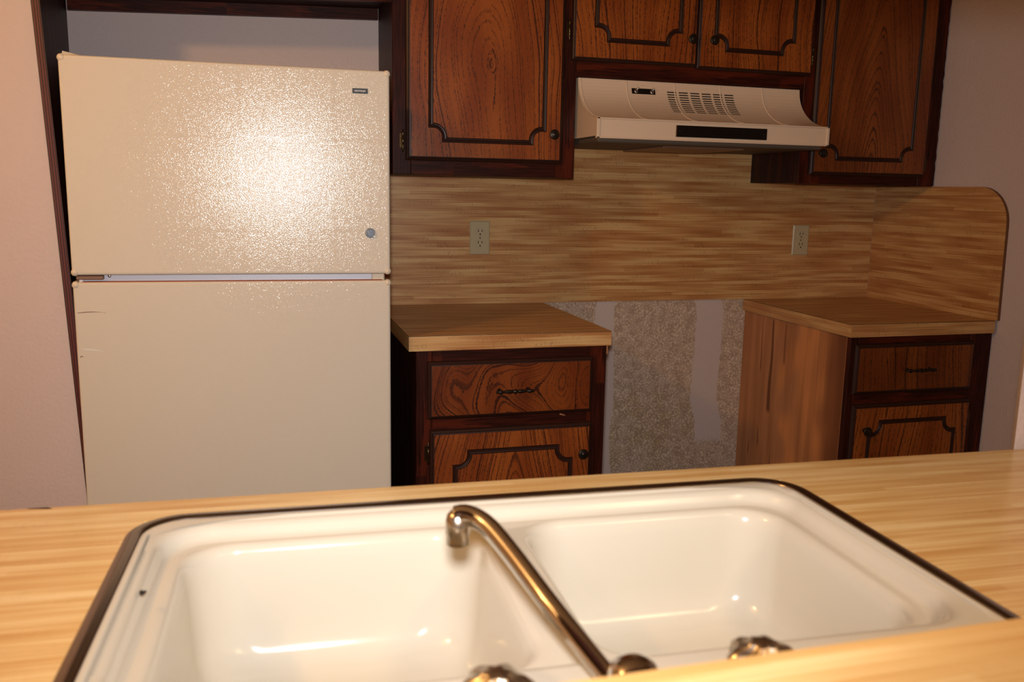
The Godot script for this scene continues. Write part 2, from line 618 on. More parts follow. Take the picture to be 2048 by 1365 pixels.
# ---------------------------------------------------------------- refrigerator
func refrigerator():
	var W := 0.742
	var root := thing("refrigerator", "almond refrigerator with pebbled freezer door above and long door below, in alcove", "refrigerator", Vector3(-0.4034, 0, 0.7142), -0.022)
	O = Vector3.ZERO                                 # local: x to the left is negative, z = 0 is the front of the doors
	begin()
	box(Vector3(-W + 0.016, 0.02, -0.64), Vector3(-0.008, 1.578, -0.062), 0.004)
	done(root, "cabinet", M.almond_plain)
	var split0 := 1.0755
	var split1 := 1.0915
	var fz := door_slab(root, "freezer_door", Vector3(-W, split1, -0.055), Vector3(0, 1.589, 0))
	var fd := door_slab(root, "refrigerator_door", Vector3(-W, 0.11, -0.055), Vector3(0, split0, 0))
	for k in [[fz, split1], [fz, 1.589], [fd, split0]]:
		for x in [-W, 0.0]:
			begin(true)
			var y: float = k[1]
			var s := -1.0 if x < -0.1 else 1.0
			var dy := 0.007 if y == split1 else -0.007
			lathe(Vector3(x - s * 0.007, y + dy, -0.014), Vector3(0, 0, 1), [Vector2(0, 0), Vector2(0.0088, 0), Vector2(0.0088, 0.011), Vector2(0.0065, 0.0145), Vector2(0, 0.0152)], 14)
			done(k[0], "corner_cap", M.almond_plain)
	begin()
	box(Vector3(-W + 0.03, 0.03, -0.06), Vector3(-0.03, 0.11, -0.03), 0.004)
	done(root, "kick_plate", M.black_matte)
	# the strip between the doors
	begin()
	box(Vector3(-W + 0.02, split0 - 0.012, -0.06), Vector3(-0.045, split1 + 0.012, -0.022), 0.002)
	done(root, "mullion", M.gasket, "bluish white strip between the doors")
	begin()
	box(Vector3(-0.045, split0 - 0.006, -0.06), Vector3(-0.014, split1 + 0.006, -0.020), 0.002)
	done(root, "mullion_cap", M.almond_plain)
	begin()
	box(Vector3(-W + 0.008, split0 + 0.0052, -0.05), Vector3(-W + 0.067, split1 - 0.0015, -0.006), 0.0015)
	done(root, "hinge_bracket", M.bracket, "brown metal hinge bracket")
	begin(true)
	lathe(Vector3(-W + 0.018, split0 - 0.002, -0.014), Vector3.UP, [Vector2(0, 0), Vector2(0.006, 0), Vector2(0.006, 0.008), Vector2(0, 0.008)], 12)
	done(root, "hinge_pin", M.gasket)
	begin(true)
	lathe(Vector3(-W + 0.078, split1 - 0.0035, -0.022), Vector3(0, 0, 1), [Vector2(0.004, 0), Vector2(0.004, 0.002), Vector2(0.002, 0.0035), Vector2(0, 0.0036)], 12)
	done(root, "hinge_screw", M.screw)
	# top hinge cover
	begin()
	hexa([Vector3(-W + 0.006, 1.579, -0.10), Vector3(-W + 0.07, 1.579, -0.10), Vector3(-W + 0.06, 1.588, -0.10), Vector3(-W + 0.012, 1.596, -0.10), Vector3(-W + 0.008, 1.5895, -0.008), Vector3(-W + 0.05, 1.5895, -0.02), Vector3(-W + 0.03, 1.5935, -0.02), Vector3(-W + 0.010, 1.597, -0.008)])
	done(root, "top_hinge", M.almond_plain)
	# rust along the top edge of the lower door
	begin()
	box(Vector3(-W + 0.02, split0 - 0.003, -0.03), Vector3(-0.02, split0 + 0.0006, -0.0035))
	done(fd, "rusty_edge", M.rust, "rust along the top edge")
	# badge
	begin()
	box(Vector3(-0.0905, 1.5325, 0.0), Vector3(-0.0535, 1.5445, 0.0022), 0.0006)
	var badge := done(fz, "badge", M.black, "small black name badge")
	var tm := TextMesh.new()
	var font := SystemFont.new()
	font.font_names = PackedStringArray(["Droid Sans"])
	font.font_weight = 700
	tm.font = font
	tm.text = "HOTPOINT"
	tm.font_size = 32
	tm.pixel_size = 0.000166
	tm.depth = 0.0006
	var lt := MeshInstance3D.new()
	lt.name = "lettering"
	lt.mesh = tm
	lt.material_override = M.white_print
	badge.add_child(lt)
	lt.position = Vector3(-0.072, 1.5382, 0.0026)
	# clear round plug over the old handle hole
	var px := Vector3(-0.0505, 1.1945, 0.0)
	begin(true)
	lathe(px, Vector3(0, 0, 1), [Vector2(0.0105, 0.0), Vector2(0.0105, 0.0012), Vector2(0, 0.0012)], 24)
	done(fz, "plug_plate", M.plug_back)
	begin(true)
	lathe(px + Vector3(0, 0, 0.0014), Vector3(0, 0, 1), [Vector2(0, 0), Vector2(0.0128, 0), Vector2(0.0125, 0.003), Vector2(0.010, 0.0062), Vector2(0.006, 0.0082), Vector2(0, 0.009)], 28)
	done(fz, "clear_plug", M.clear_plug, "clear round plastic plug")
	# scratches on the lower door
	for s in [[-0.735, 1.003, 0.062, 0.0010, M.bracket], [-0.727, 0.916, 0.044, 0.0016, M.white_print], [-0.735, 0.897, 0.008, 0.0014, M.bracket]]:
		begin()
		var q := []
		var n := 6
		for i in n + 1:
			var f := float(i) / n
			var w: float = s[3] * (0.25 + sin(PI * minf(f + 0.15, 1.0)) * 0.7)
			var yy: float = s[1] + (0.004 * sin(f * 2.4) - 0.003 * f if s[4] != M.white_print else -0.007 * f * f)
			q.append([Vector3(s[0] + s[2] * f, yy - w, 0.0004), Vector3(s[0] + s[2] * f, yy + w, 0.0004)])
		for i in n:
			quad(q[i][0], q[i + 1][0], q[i + 1][1], q[i][1])
		done(fd, "scratch", s[4])


func door_slab(root: Node3D, called: String, lo: Vector3, hi: Vector3) -> MeshInstance3D:
	# a door with a rounded front edge
	begin()
	var rings := []
	var rad := 0.007
	for k in [[0.0, lo.z], [0.0, hi.z - rad], [rad * 0.12, hi.z - rad * 0.5], [rad * 0.45, hi.z - rad * 0.12], [rad, hi.z]]:
		var d: float = k[0]
		rings.append([Vector3(lo.x + d, lo.y + d, k[1]), Vector3(hi.x - d, lo.y + d, k[1]), Vector3(hi.x - d, hi.y - d, k[1]), Vector3(lo.x + d, hi.y - d, k[1])])
	loft(rings)
	var f: Array = rings[-1]
	quad(f[0], f[1], f[2], f[3])
	var b: Array = rings[0]
	quad(b[3], b[2], b[1], b[0])
	return done(root, called, M.almond)


# ---------------------------------------------------------------- alcove round the refrigerator
func alcove():
	var t := thing("plywood_side_panel", "dark stained plywood panel with layered edge standing left of the refrigerator", "panel", Vector3(-1.2, 0, 0.28))
	# the panel leans: its front edge runs from upper left to lower right
	var fl := func(y: float) -> float: return -1.1515 - 0.0406 * y + 0.001
	var th := 0.0195
	begin()
	swap_uv = false
	hexa([Vector3(-1.266, 0, 0.001), Vector3(-1.246, 0, 0.001), Vector3(-1.246, 2.43, 0.001), Vector3(-1.266, 2.43, 0.001), Vector3(fl.call(0.0), 0, 0.556), Vector3(fl.call(0.0) + th, 0, 0.556), Vector3(fl.call(2.43) + th, 2.43, 0.556), Vector3(fl.call(2.43), 2.43, 0.556)])
	done(t, "panel", M.dark_side)
	var tones := [rgb8(58, 34, 12), rgb8(92, 32, 16), rgb8(58, 18, 10), rgb8(104, 38, 20), rgb8(56, 17, 10), rgb8(96, 34, 19), rgb8(54, 18, 12)]
	var at := [0.0, 0.0028, 0.0062, 0.0086, 0.0118, 0.0142, 0.0168, th]
	for i in 7:
		begin()
		var z1 := 0.5605 if i % 2 == 1 else 0.559
		hexa([Vector3(fl.call(0.0) + at[i], 0, 0.556), Vector3(fl.call(0.0) + at[i + 1], 0, 0.556), Vector3(fl.call(2.43) + at[i + 1], 2.43, 0.556), Vector3(fl.call(2.43) + at[i], 2.43, 0.556), Vector3(fl.call(0.0) + at[i], 0, z1), Vector3(fl.call(0.0) + at[i + 1], 0, z1), Vector3(fl.call(2.43) + at[i + 1], 2.43, z1), Vector3(fl.call(2.43) + at[i], 2.43, z1)])
		done(t, "ply", mat(tones[i], 0.5))
	var s := thing("alcove_shelf", "dark wooden shelf board with rail across the top of the refrigerator alcove", "shelf", Vector3(-0.79, 1.85, 0.17))
	swap_uv = true
	begin()
	hexa([Vector3(-1.243, 1.836, 0.02), Vector3(-0.342, 1.866, 0.02), Vector3(-0.342, 1.886, 0.02), Vector3(-1.243, 1.856, 0.02), Vector3(-1.211, 1.836, 0.312), Vector3(-0.342, 1.866, 0.312), Vector3(-0.342, 1.886, 0.312), Vector3(-1.211, 1.856, 0.312)])
	done(s, "board", M.dark_side)
	begin()
	hexa([Vector3(-1.205, 1.792, 0.312), Vector3(-0.342, 1.829, 0.312), Vector3(-0.342, 1.95, 0.312), Vector3(-1.209, 1.92, 0.312), Vector3(-1.203, 1.792, 0.331), Vector3(-0.342, 1.829, 0.331), Vector3(-0.342, 1.95, 0.331), Vector3(-1.207, 1.92, 0.331)])
	done(s, "front_rail", M.frame)
	begin()
	hexa([Vector3(-1.243, 1.800, 0.001), Vector3(-0.342, 1.833, 0.001), Vector3(-0.342, 1.866, 0.001), Vector3(-1.243, 1.836, 0.001), Vector3(-1.241, 1.800, 0.02), Vector3(-0.342, 1.833, 0.02), Vector3(-0.342, 1.866, 0.02), Vector3(-1.241, 1.836, 0.02)])
	done(s, "wall_cleat", M.frame)
	swap_uv = false


# ---------------------------------------------------------------- cabinet parts
func notched(x0: float, x1: float, y0: float, y1: float, d: float, s: float, r: float, z: float) -> Array:
	# a rectangle with concave quarter-round corners, moved inward by d; anticlockwise from the lower left
	var out := []
	for k in [[x0, y0, 1, 1, false], [x1, y0, -1, 1, true], [x1, y1, -1, -1, false], [x0, y1, 1, -1, true]]:
		var sx: float = k[2]
		var sy: float = k[3]
		var c := Vector2(k[0] + sx * s, k[1] + sy * s)
		var pts := []
		pts.append(Vector2(k[0] + sx * d, k[1] + sy * (s + r + d)))
		for i in 8:
			var a := PI / 2 * (1.0 - i / 7.0)
			pts.append(c + Vector2(sx * cos(a), sy * sin(a)) * (r + d))
		pts.append(Vector2(k[0] + sx * (s + r + d), k[1] + sy * d))
		if k[4]:
			pts.reverse()
		for p in pts:
			out.append(Vector3(p.x, p.y, z))
	return out


func flat_fill(pts: Array, box_: Rect2):
	# a flat outline facing +z; the print spans box_
	var poly := PackedVector2Array()
	for p in pts:
		poly.append(Vector2(p.x, p.y))
	var t := Geometry2D.triangulate_polygon(poly)
	for i in range(0, t.size(), 3):
		var q := [pts[t[i]], pts[t[i + 1]], pts[t[i + 2]]]
		if (q[1] - q[0]).cross(q[2] - q[0]).z > 0:
			q.reverse()
		for p in q:
			vert(p, Vector2((p.x - box_.position.x) / box_.size.x, 1.0 - (p.y - box_.position.y) / box_.size.y))


func cab_door(root: Node3D, called: String, x0: float, x1: float, y0: float, y1: float, z: float, wood: Material, edge: float, inset: Array, label := "") -> MeshInstance3D:
	# x0..y1 bound the flat face at z; a dark moulded edge of the given width runs round it; inset = [left, right, bottom, top] of the routed groove, or []
	var span := Rect2(x0, y0, x1 - x0, y1 - y0)
	begin()
	var corners := [Vector3(x0, y0, z), Vector3(x1, y0, z), Vector3(x1, y1, z), Vector3(x0, y1, z)]
	var gx0 := 0.0
	var gx1 := 0.0
	var gy0 := 0.0
	var gy1 := 0.0
	var s := 0.008
	var r := 0.033
	if inset:
		gx0 = x0 + inset[0]
		gx1 = x1 - inset[1]
		gy0 = y0 + inset[2]
		gy1 = y1 - inset[3]
		var ring := notched(gx0, gx1, gy0, gy1, -0.0074, s, r, z)
		var n := ring.size() / 4
		for q in 4:
			var part := [corners[q], corners[(q + 1) % 4]]
			var i0 := q * n + n / 2
			for k in range(n, -1, -1):
				part.append(ring[(i0 + k) % ring.size()])
			flat_fill(part, span)
		flat_fill(notched(gx0, gx1, gy0, gy1, 0.0074, s, r, z), span)
	else:
		flat_fill(corners, span)
	var o := done(root, called, wood, label)
	begin(true)
	var rings := []
	for k in [[edge, -0.019], [edge, -0.010], [edge * 0.75, -0.0065], [edge * 0.42, -0.0045], [edge * 0.3, -0.001], [edge * 0.12, -0.0002], [0.0, 0.0]]:
		var e: float = k[0]
		rings.append([Vector3(x0 - e, y0 - e, z + k[1]), Vector3(x1 + e, y0 - e, z + k[1]), Vector3(x1 + e, y1 + e, z + k[1]), Vector3(x0 - e, y1 + e, z + k[1])])
	st.set_smooth_group(-1)
	loft(rings)
	done(o, "moulded_edge", M.groove)
	if inset:
		begin()
		var gr := []
		for k in [[-0.0074, 0.0], [-0.0055, -0.0028], [-0.0018, -0.0036], [0.0, -0.0022], [0.0018, -0.0036], [0.0055, -0.0028], [0.0074, 0.0]]:
			gr.append(notched(gx0, gx1, gy0, gy1, k[0], s, r, z + k[1]))
		loft(gr)
		done(o, "groove", M.groove)
	return o


func knob(parent: Node, at: Vector3):
	begin(true)
	lathe(at, Vector3(0, 0, 1), [Vector2(0.007, 0.0), Vector2(0.006, 0.008), Vector2(0.009, 0.012), Vector2(0.0145, 0.016), Vector2(0.0152, 0.0195), Vector2(0.0135, 0.022), Vector2(0.0105, 0.0215), Vector2(0.0088, 0.0225), Vector2(0.0062, 0.0222), Vector2(0.0045, 0.0238), Vector2(0, 0.0245)], 24)
	done(parent, "knob", M.bronze, "dark round ringed knob")


func hinge(parent: Node, at: Vector3, side := 1.0):
	begin(true)
	lathe(at + Vector3(0, -0.033, 0.004), Vector3.UP, [Vector2(0, 0.0), Vector2(0.0032, 0.002), Vector2(0.0018, 0.006), Vector2(0.0042, 0.009), Vector2(0.0036, 0.012), Vector2(0.0036, 0.024), Vector2(0.0042, 0.025), Vector2(0.0042, 0.041), Vector2(0.0036, 0.042), Vector2(0.0036, 0.054), Vector2(0.0042, 0.057), Vector2(0.0018, 0.060), Vector2(0.0032, 0.064), Vector2(0, 0.066)], 12)
	st.set_smooth_group(-1)
	box(at + Vector3(-0.0105 if side > 0 else 0.0, -0.021, 0.0), at + Vector3(0.0 if side > 0 else 0.0105, 0.021, 0.0016), 0.0006)
	done(parent, "hinge", M.brass)


func pull(parent: Node, at: Vector3):
	begin(true)
	lathe(at + Vector3(-0.056, 0, 0.020), Vector3.RIGHT, [Vector2(0, 0), Vector2(0.004, 0.002), Vector2(0.005, 0.005), Vector2(0.003, 0.008), Vector2(0.0062, 0.012), Vector2(0.0062, 0.017), Vector2(0.0032, 0.020), Vector2(0.0036, 0.026), Vector2(0.0058, 0.038), Vector2(0.0052, 0.046), Vector2(0.0036, 0.050), Vector2(0.0068, 0.054), Vector2(0.0068, 0.058), Vector2(0.0036, 0.062), Vector2(0.0052, 0.066), Vector2(0.0058, 0.074), Vector2(0.0036, 0.086), Vector2(0.0032, 0.092), Vector2(0.0062, 0.095), Vector2(0.0062, 0.100), Vector2(0.003, 0.104), Vector2(0.005, 0.107), Vector2(0.004, 0.110), Vector2(0, 0.112)], 14)
	for s in [-1.0, 1.0]:
		lathe(at + Vector3(0.041 * s, 0, 0.0), Vector3(0, 0, 1), [Vector2(0.0065, 0), Vector2(0.004, 0.004), Vector2(0.0035, 0.018)], 12)
	done(parent, "pull", M.bronze, "turned dark metal drawer pull")


func board(root: Node3D, called: String, lo: Vector3, hi: Vector3, m: Material, along_x := false, bev := 0.0015):
	swap_uv = along_x
	uvo = Vector2(rng.randf() * 0.4, rng.randf() * 0.8)
	begin()
	box(lo, hi, bev)
	done(root, called, m)
	swap_uv = false
	uvo = Vector2.ZERO


func upper_cabinets():
	var top := 2.15
	var zf := 0.311
	var zd := 0.33
	# left one
	var t := thing("wall_cabinet", "tall dark oak wall cabinet with one grooved door, right of the refrigerator", "cabinet", Vector3(-0.06, 1.348, 0.15), 0.0, "oak wall cabinets")
	board(t, "carcass", Vector3(-0.339, 1.372, 0.001), Vector3(0.2255, top, 0.292), M.dark_side)
	board(t, "stile", Vector3(-0.340, 1.348, 0.292), Vector3(-0.285, top, zf), M.frame)
	board(t, "stile", Vector3(0.166, 1.348, 0.292), Vector3(0.226, top, zf), M.frame)
	board(t, "rail", Vector3(-0.285, 1.348, 0.292), Vector3(0.166, 1.400, zf - 0.0005), M.frame, true)
	board(t, "rail", Vector3(-0.285, 2.10, 0.292), Vector3(0.166, top, zf - 0.0005), M.frame, true)
	board(t, "bottom_rail", Vector3(-0.339, 1.348, 0.001), Vector3(0.2255, 1.372, 0.291), M.dark_side, true)
	var d := cab_door(t, "door", -0.290, 0.171, 1.4015, 2.115, zd, M.oak_knot, 0.0125, [0.0605, 0.0505, 0.049, 0.06])
	knob(d, Vector3(0.148, 1.4765, zd))
	hinge(d, Vector3(-0.3095, 1.4455, zf), 1.0)
	hinge(d, Vector3(-0.3095, 2.03, zf), 1.0)
	# over the hood
	t = thing("wall_cabinet", "short dark oak wall cabinet with two grooved doors above the range hood", "cabinet", Vector3(0.626, 1.655, 0.15), 0.0, "oak wall cabinets")
	board(t, "carcass", Vector3(0.2265, 1.675, 0.001), Vector3(1.0250, top, 0.292), M.dark_side)
	board(t, "rail", Vector3(0.2265, 1.6555, 0.292), Vector3(1.0250, 1.712, zf), M.frame, true)
	board(t, "rail", Vector3(0.2265, 2.10, 0.292), Vector3(1.0250, top, zf), M.frame, true)
	board(t, "stile", Vector3(0.600, 1.712, 0.292), Vector3(0.645, 2.10, zf - 0.0005), M.frame)
	d = cab_door(t, "door", 0.2145, 0.6135, 1.7115, 2.115, zd, M.oak_lines, 0.009, [0.066, 0.054, 0.0535, 0.06])
	knob(d, Vector3(0.5945, 1.783, zd))
	hinge(d, Vector3(0.1985, 1.790, zf), 1.0)
	d = cab_door(t, "door", 0.6315, 1.0325, 1.7065, 2.115, zd, M.oak_lines2, 0.009, [0.052, 0.068, 0.0535, 0.06])
	knob(d, Vector3(0.6695, 1.784, zd))
	hinge(d, Vector3(1.0475, 1.762, zf), -1.0)
	# right one
	t = thing("wall_cabinet", "tall dark oak wall cabinet with arched grain door, right of the range hood", "cabinet", Vector3(1.3, 1.348, 0.15), 0.0, "oak wall cabinets")
	board(t, "carcass", Vector3(1.0265, 1.350, 0.001), Vector3(1.5725, top, 0.292), M.dark_side)
	board(t, "stile", Vector3(1.0260, 1.348, 0.292), Vector3(1.075, top, zf), M.frame)
	board(t, "stile", Vector3(1.508, 1.348, 0.292), Vector3(1.5735, top, zf), M.frame)
	board(t, "rail", Vector3(1.075, 1.348, 0.292), Vector3(1.508, 1.388, zf - 0.0005), M.frame, true)
	board(t, "rail", Vector3(1.075, 2.10, 0.292), Vector3(1.508, top, zf - 0.0005), M.frame, true)
	begin(true)
	var pts := []
	var rad := []
	for i in 41:
		pts.append(Vector3(1.5775 + 0.0012 * sin(i * 2.7), 1.350 + i * 0.02, 0.300))
		rad.append(0.0075 + 0.0006 * sin(i * 4.1))
	tube(pts, rad, 10)
	done(t, "scribe_moulding", M.frame)
	d = cab_door(t, "door", 1.073, 1.512, 1.3895, 2.115, zd, M.oak_arch, 0.0115, [0.0455, 0.054, 0.044, 0.06])
	knob(d, Vector3(1.094, 1.449, zd))
	hinge(d, Vector3(1.5275, 1.423, zf), -1.0)


# ---------------------------------------------------------------- range hood
func hood_at(f: float, lift := 0.0) -> Array:
	# point (z, y) and normal on the curved front; f runs from the top to the lip
	var a := deg_to_rad(80.0) * f
	var z := 0.3017 + 0.205 * (1.0 - cos(a))
	var y := 1.6535 - 0.1335 * sin(a)
	var tz := 0.205 * sin(a)
	var ty := -0.1335 * cos(a)
	var n := Vector2(-ty, tz).normalized()
	return [z + n.x * lift, y + n.y * lift, n]


func range_hood():
	var x0 := 0.2352
	var x1 := 1.0159
	var t := thing("range_hood", "beige metal range hood with curved ribbed front under the short cabinet", "range hood", Vector3(0.6256, 1.4627, 0.24))
	var prof := [Vector2(0.0125, 1.6535)]
	for i in 17:
		var p := hood_at(i / 16.0)
		prof.append(Vector2(p[0], p[1]))
	prof.append(Vector2(0.474, 1.5215))
	prof.append(Vector2(0.474, 1.470))
	prof.append(Vector2(0.0125, 1.470))
	begin()
	prism_x(prof, x0, x1)
	done(t, "canopy", M.hood)
	for fx in [0.012, 0.206, 0.416, 0.622, 0.820]:
		begin(true)
		var path := []
		var rad := []
		for i in 15:
			var p := hood_at(i / 14.0 * 0.985, 0.0002)
			path.append(Vector3(lerpf(x0, x1, fx), p[1], p[0]))
			rad.append(0.0021)
		tube(path, rad, 8)
		done(t, "rib", M.hood)
	# the front lip: a recessed panel in a thin frame
	begin()
	var L := Vector3(x0 - 0.002, 1.4627, 0.470)
	var R := Vector3(x1 + 0.002, 1.5225, 0.480)
	box(Vector3(L.x, L.y, L.z), Vector3(R.x, R.y, 0.4775))
	box(Vector3(L.x, R.y - 0.005, 0.4765), Vector3(R.x, R.y, 0.4815), 0.0012)
	box(Vector3(L.x, L.y, 0.4765), Vector3(R.x, L.y + 0.005, 0.4815), 0.0012)
	box(Vector3(L.x, L.y, 0.4765), Vector3(L.x + 0.010, R.y, 0.4815), 0.0012)
	box(Vector3(R.x - 0.010, L.y, 0.4765), Vector3(R.x, R.y, 0.4815), 0.0012)
	done(t, "front_lip", M.hood)
	begin()
	box(Vector3(x0 + 0.01, 1.452, 0.03), Vector3(x1 - 0.01, 1.4698, 0.462), 0.004)
	done(t, "underside_tray", M.hood_inner)
	begin()
	box(Vector3(x0 + 0.25, 1.446, 0.08), Vector3(x1 - 0.25, 1.452, 0.40), 0.002)
	done(t, "grease_filter", M.bracket)
	# black control plate on the lip
	var cx0 := 0.490
	var cx1 := 0.795
	begin()
	box(Vector3(cx0, 1.4745, 0.4775), Vector3(cx1, 1.5085, 0.4810), 0.0006)
	var plate := done(t, "control_plate", M.black, "long black plate on the front lip")
	begin()
	box(Vector3(cx0 - 0.0028, 1.4745, 0.4775), Vector3(cx0, 1.5085, 0.4828), 0.0005)
	done(plate, "plate_end", M.brass)
	for x in [cx0 + 0.010, cx1 - 0.010]:
		begin(true)
		lathe(Vector3(x, 1.4915, 0.481), Vector3(0, 0, 1), [Vector2(0.0028, 0), Vector2(0.0024, 0.001), Vector2(0, 0.0014)], 12)
		done(plate, "screw", M.bronze)
	# switch plate with two rocker stems
	var p := hood_at(0.175, 0.0)
	var n: Vector2 = p[2]
	var basis_ := Basis(Vector3.RIGHT, Vector3(0, n.x, -n.y), Vector3(0, n.y, n.x))
	var sw := MeshInstance3D.new()
	O = Vector3.ZERO
	begin()
	box(Vector3(-0.040, -0.0095, -0.001), Vector3(0.040, 0.0095, 0.0014), 0.0006)
	sw = done(t, "switch_plate", M.black, "small black switch plate with two metal stems")
	sw.transform = Transform3D(basis_, Vector3(0.452, p[1], p[0]) - t.position)
	for x in [-0.026, 0.028]:
		begin(true)
		lathe(Vector3(x, -0.001, 0.0014), Vector3(0, 0, 1), [Vector2(0.0062, 0), Vector2(0.0058, 0.002), Vector2(0.004, 0.003), Vector2(0.0034, 0.003)], 14)
		tube([Vector3(x, 0, 0.002), Vector3(x + 0.003, 0.004, 0.010), Vector3(x + 0.004, 0.006, 0.014)], [0.0028, 0.0028, 0.0022], 10)
		done(sw, "rocker", M.screw)
	# 6 by 10 vent slots
	begin()
	box(Vector3(-0.016, -0.0019, -0.002), Vector3(0.016, 0.0019, 0.00035))
	st.generate_normals()
	var slot_mesh := st.commit()
	for c in 6:
		for r in 10:
			var q := hood_at(0.165 + r * 0.0445)
			var m: Vector2 = q[2]
			var o := MeshInstance3D.new()
			o.name = "vent_slot"
			o.mesh = slot_mesh
			o.material_override = M.slot
			t.add_child(o, true)
			o.transform = Transform3D(Basis(Vector3.RIGHT, Vector3(0, m.x, -m.y), Vector3(0, m.y, m.x)), Vector3(0.549 + c * 0.0405, q[1], q[0]) - t.position)


# ---------------------------------------------------------------- splashes, outlets
func splashes():
	var t := thing("backsplash", "wide backsplash of pale striped wood laminate behind the counters", "backsplash", Vector3(0.6, 0.9184, 0.005))
	begin()
	box(Vector3(-0.42, 0.9184, 0.0045), Vector3(1.5740, 1.66, 0.0118))
	done(t, "laminate_panel", M.laminate)
	t = thing("side_splash", "round cornered upright laminate splash on the right wall", "backsplash", Vector3(1.58, 0.9184, 0.33))
	var prof := [Vector2(0.012, 0.9184), Vector2(0.6585, 0.9184), Vector2(0.652, 1.225)]
	for i in 11:
		var a := PI / 2 * i / 10.0
		prof.append(Vector2(0.530 + 0.122 * cos(a), 1.225 + 0.1225 * sin(a)))
	prof.append(Vector2(0.012, 1.3475))
	begin()
	uvo = Vector2(0.31, 0.17)
	prism_x(prof, 1.5755, 1.5865)
	done(t, "board", mat(rgb8(112, 72, 40), 0.6))
	begin()
	var inner := []
	prism_x(prof, 1.5745, 1.5755)
	done(t, "laminate_face", M.laminate)
	uvo = Vector2.ZERO


func outlets():
	for k in [[0.0, 1.145, "beige duplex outlet on the backsplash next to the refrigerator"], [1.2549, 1.141, "beige duplex outlet on the backsplash beneath the right wall cabinet"]]:
		var at := Vector3(k[0], k[1], 0.0118)
		var t := thing("wall_outlet", k[2], "outlet", at, 0.0, "duplex outlets")
		O = Vector3.ZERO
		begin()
		var rings := []
		for e in [[0.0, 0.0], [0.0, 0.0015], [0.0012, 0.0032], [0.0038, 0.0048]]:
			var d: float = e[0]
			rings.append([Vector3(-0.035 + d, -0.057 + d, e[1]), Vector3(0.035 - d, -0.057 + d, e[1]), Vector3(0.035 - d, 0.057 - d, e[1]), Vector3(-0.035 + d, 0.057 - d, e[1])])
		loft(rings)
		var f: Array = rings[-1]
		quad(f[0], f[1], f[2], f[3])
		done(t, "cover_plate", M.outlet)
		for s in [1.0, -1.0]:
			begin(true)
			var c := Vector3(0, 0.0195 * s, 0.0046)
			var ra := []
			var rb := []
			var rc := []
			for i in 32:
				var a := TAU * i / 32
				var p := Vector3(cos(a) * 0.0172, clampf(sin(a) * 0.0172, -0.0142, 0.0142), 0)
				ra.append(c + p)
				rb.append(c + p + Vector3(0, 0, 0.0012))
				rc.append(c + p * 0.95 + Vector3(0, 0, 0.002))
			st.set_smooth_group(-1)
			loft([ra, rb, rc])
			cap(rc)
			var rec := done(t, "receptacle", M.outlet)
			for q in [[-0.0064, 0.0046, 0.0013, 0.0046], [0.0064, 0.0046, 0.0013, 0.0038]]:
				begin()
				box(c + Vector3(q[0] - q[2], q[1] - q[3], 0.001), c + Vector3(q[0] + q[2], q[1] + q[3], 0.0022))
				done(rec, "slot", M.slot)
			begin(true)
			lathe(c + Vector3(0, -0.0072, 0.001), Vector3(0, 0, 1), [Vector2(0.0026, 0), Vector2(0.0026, 0.00125), Vector2(0, 0.00125)], 14)
			done(rec, "ground_hole", M.slot)
		begin(true)
		lathe(Vector3(0, 0, 0.0046), Vector3(0, 0, 1), [Vector2(0.0032, 0), Vector2(0.0028, 0.0012), Vector2(0, 0.0016)], 14)
		done(t, "screw", M.bracket)


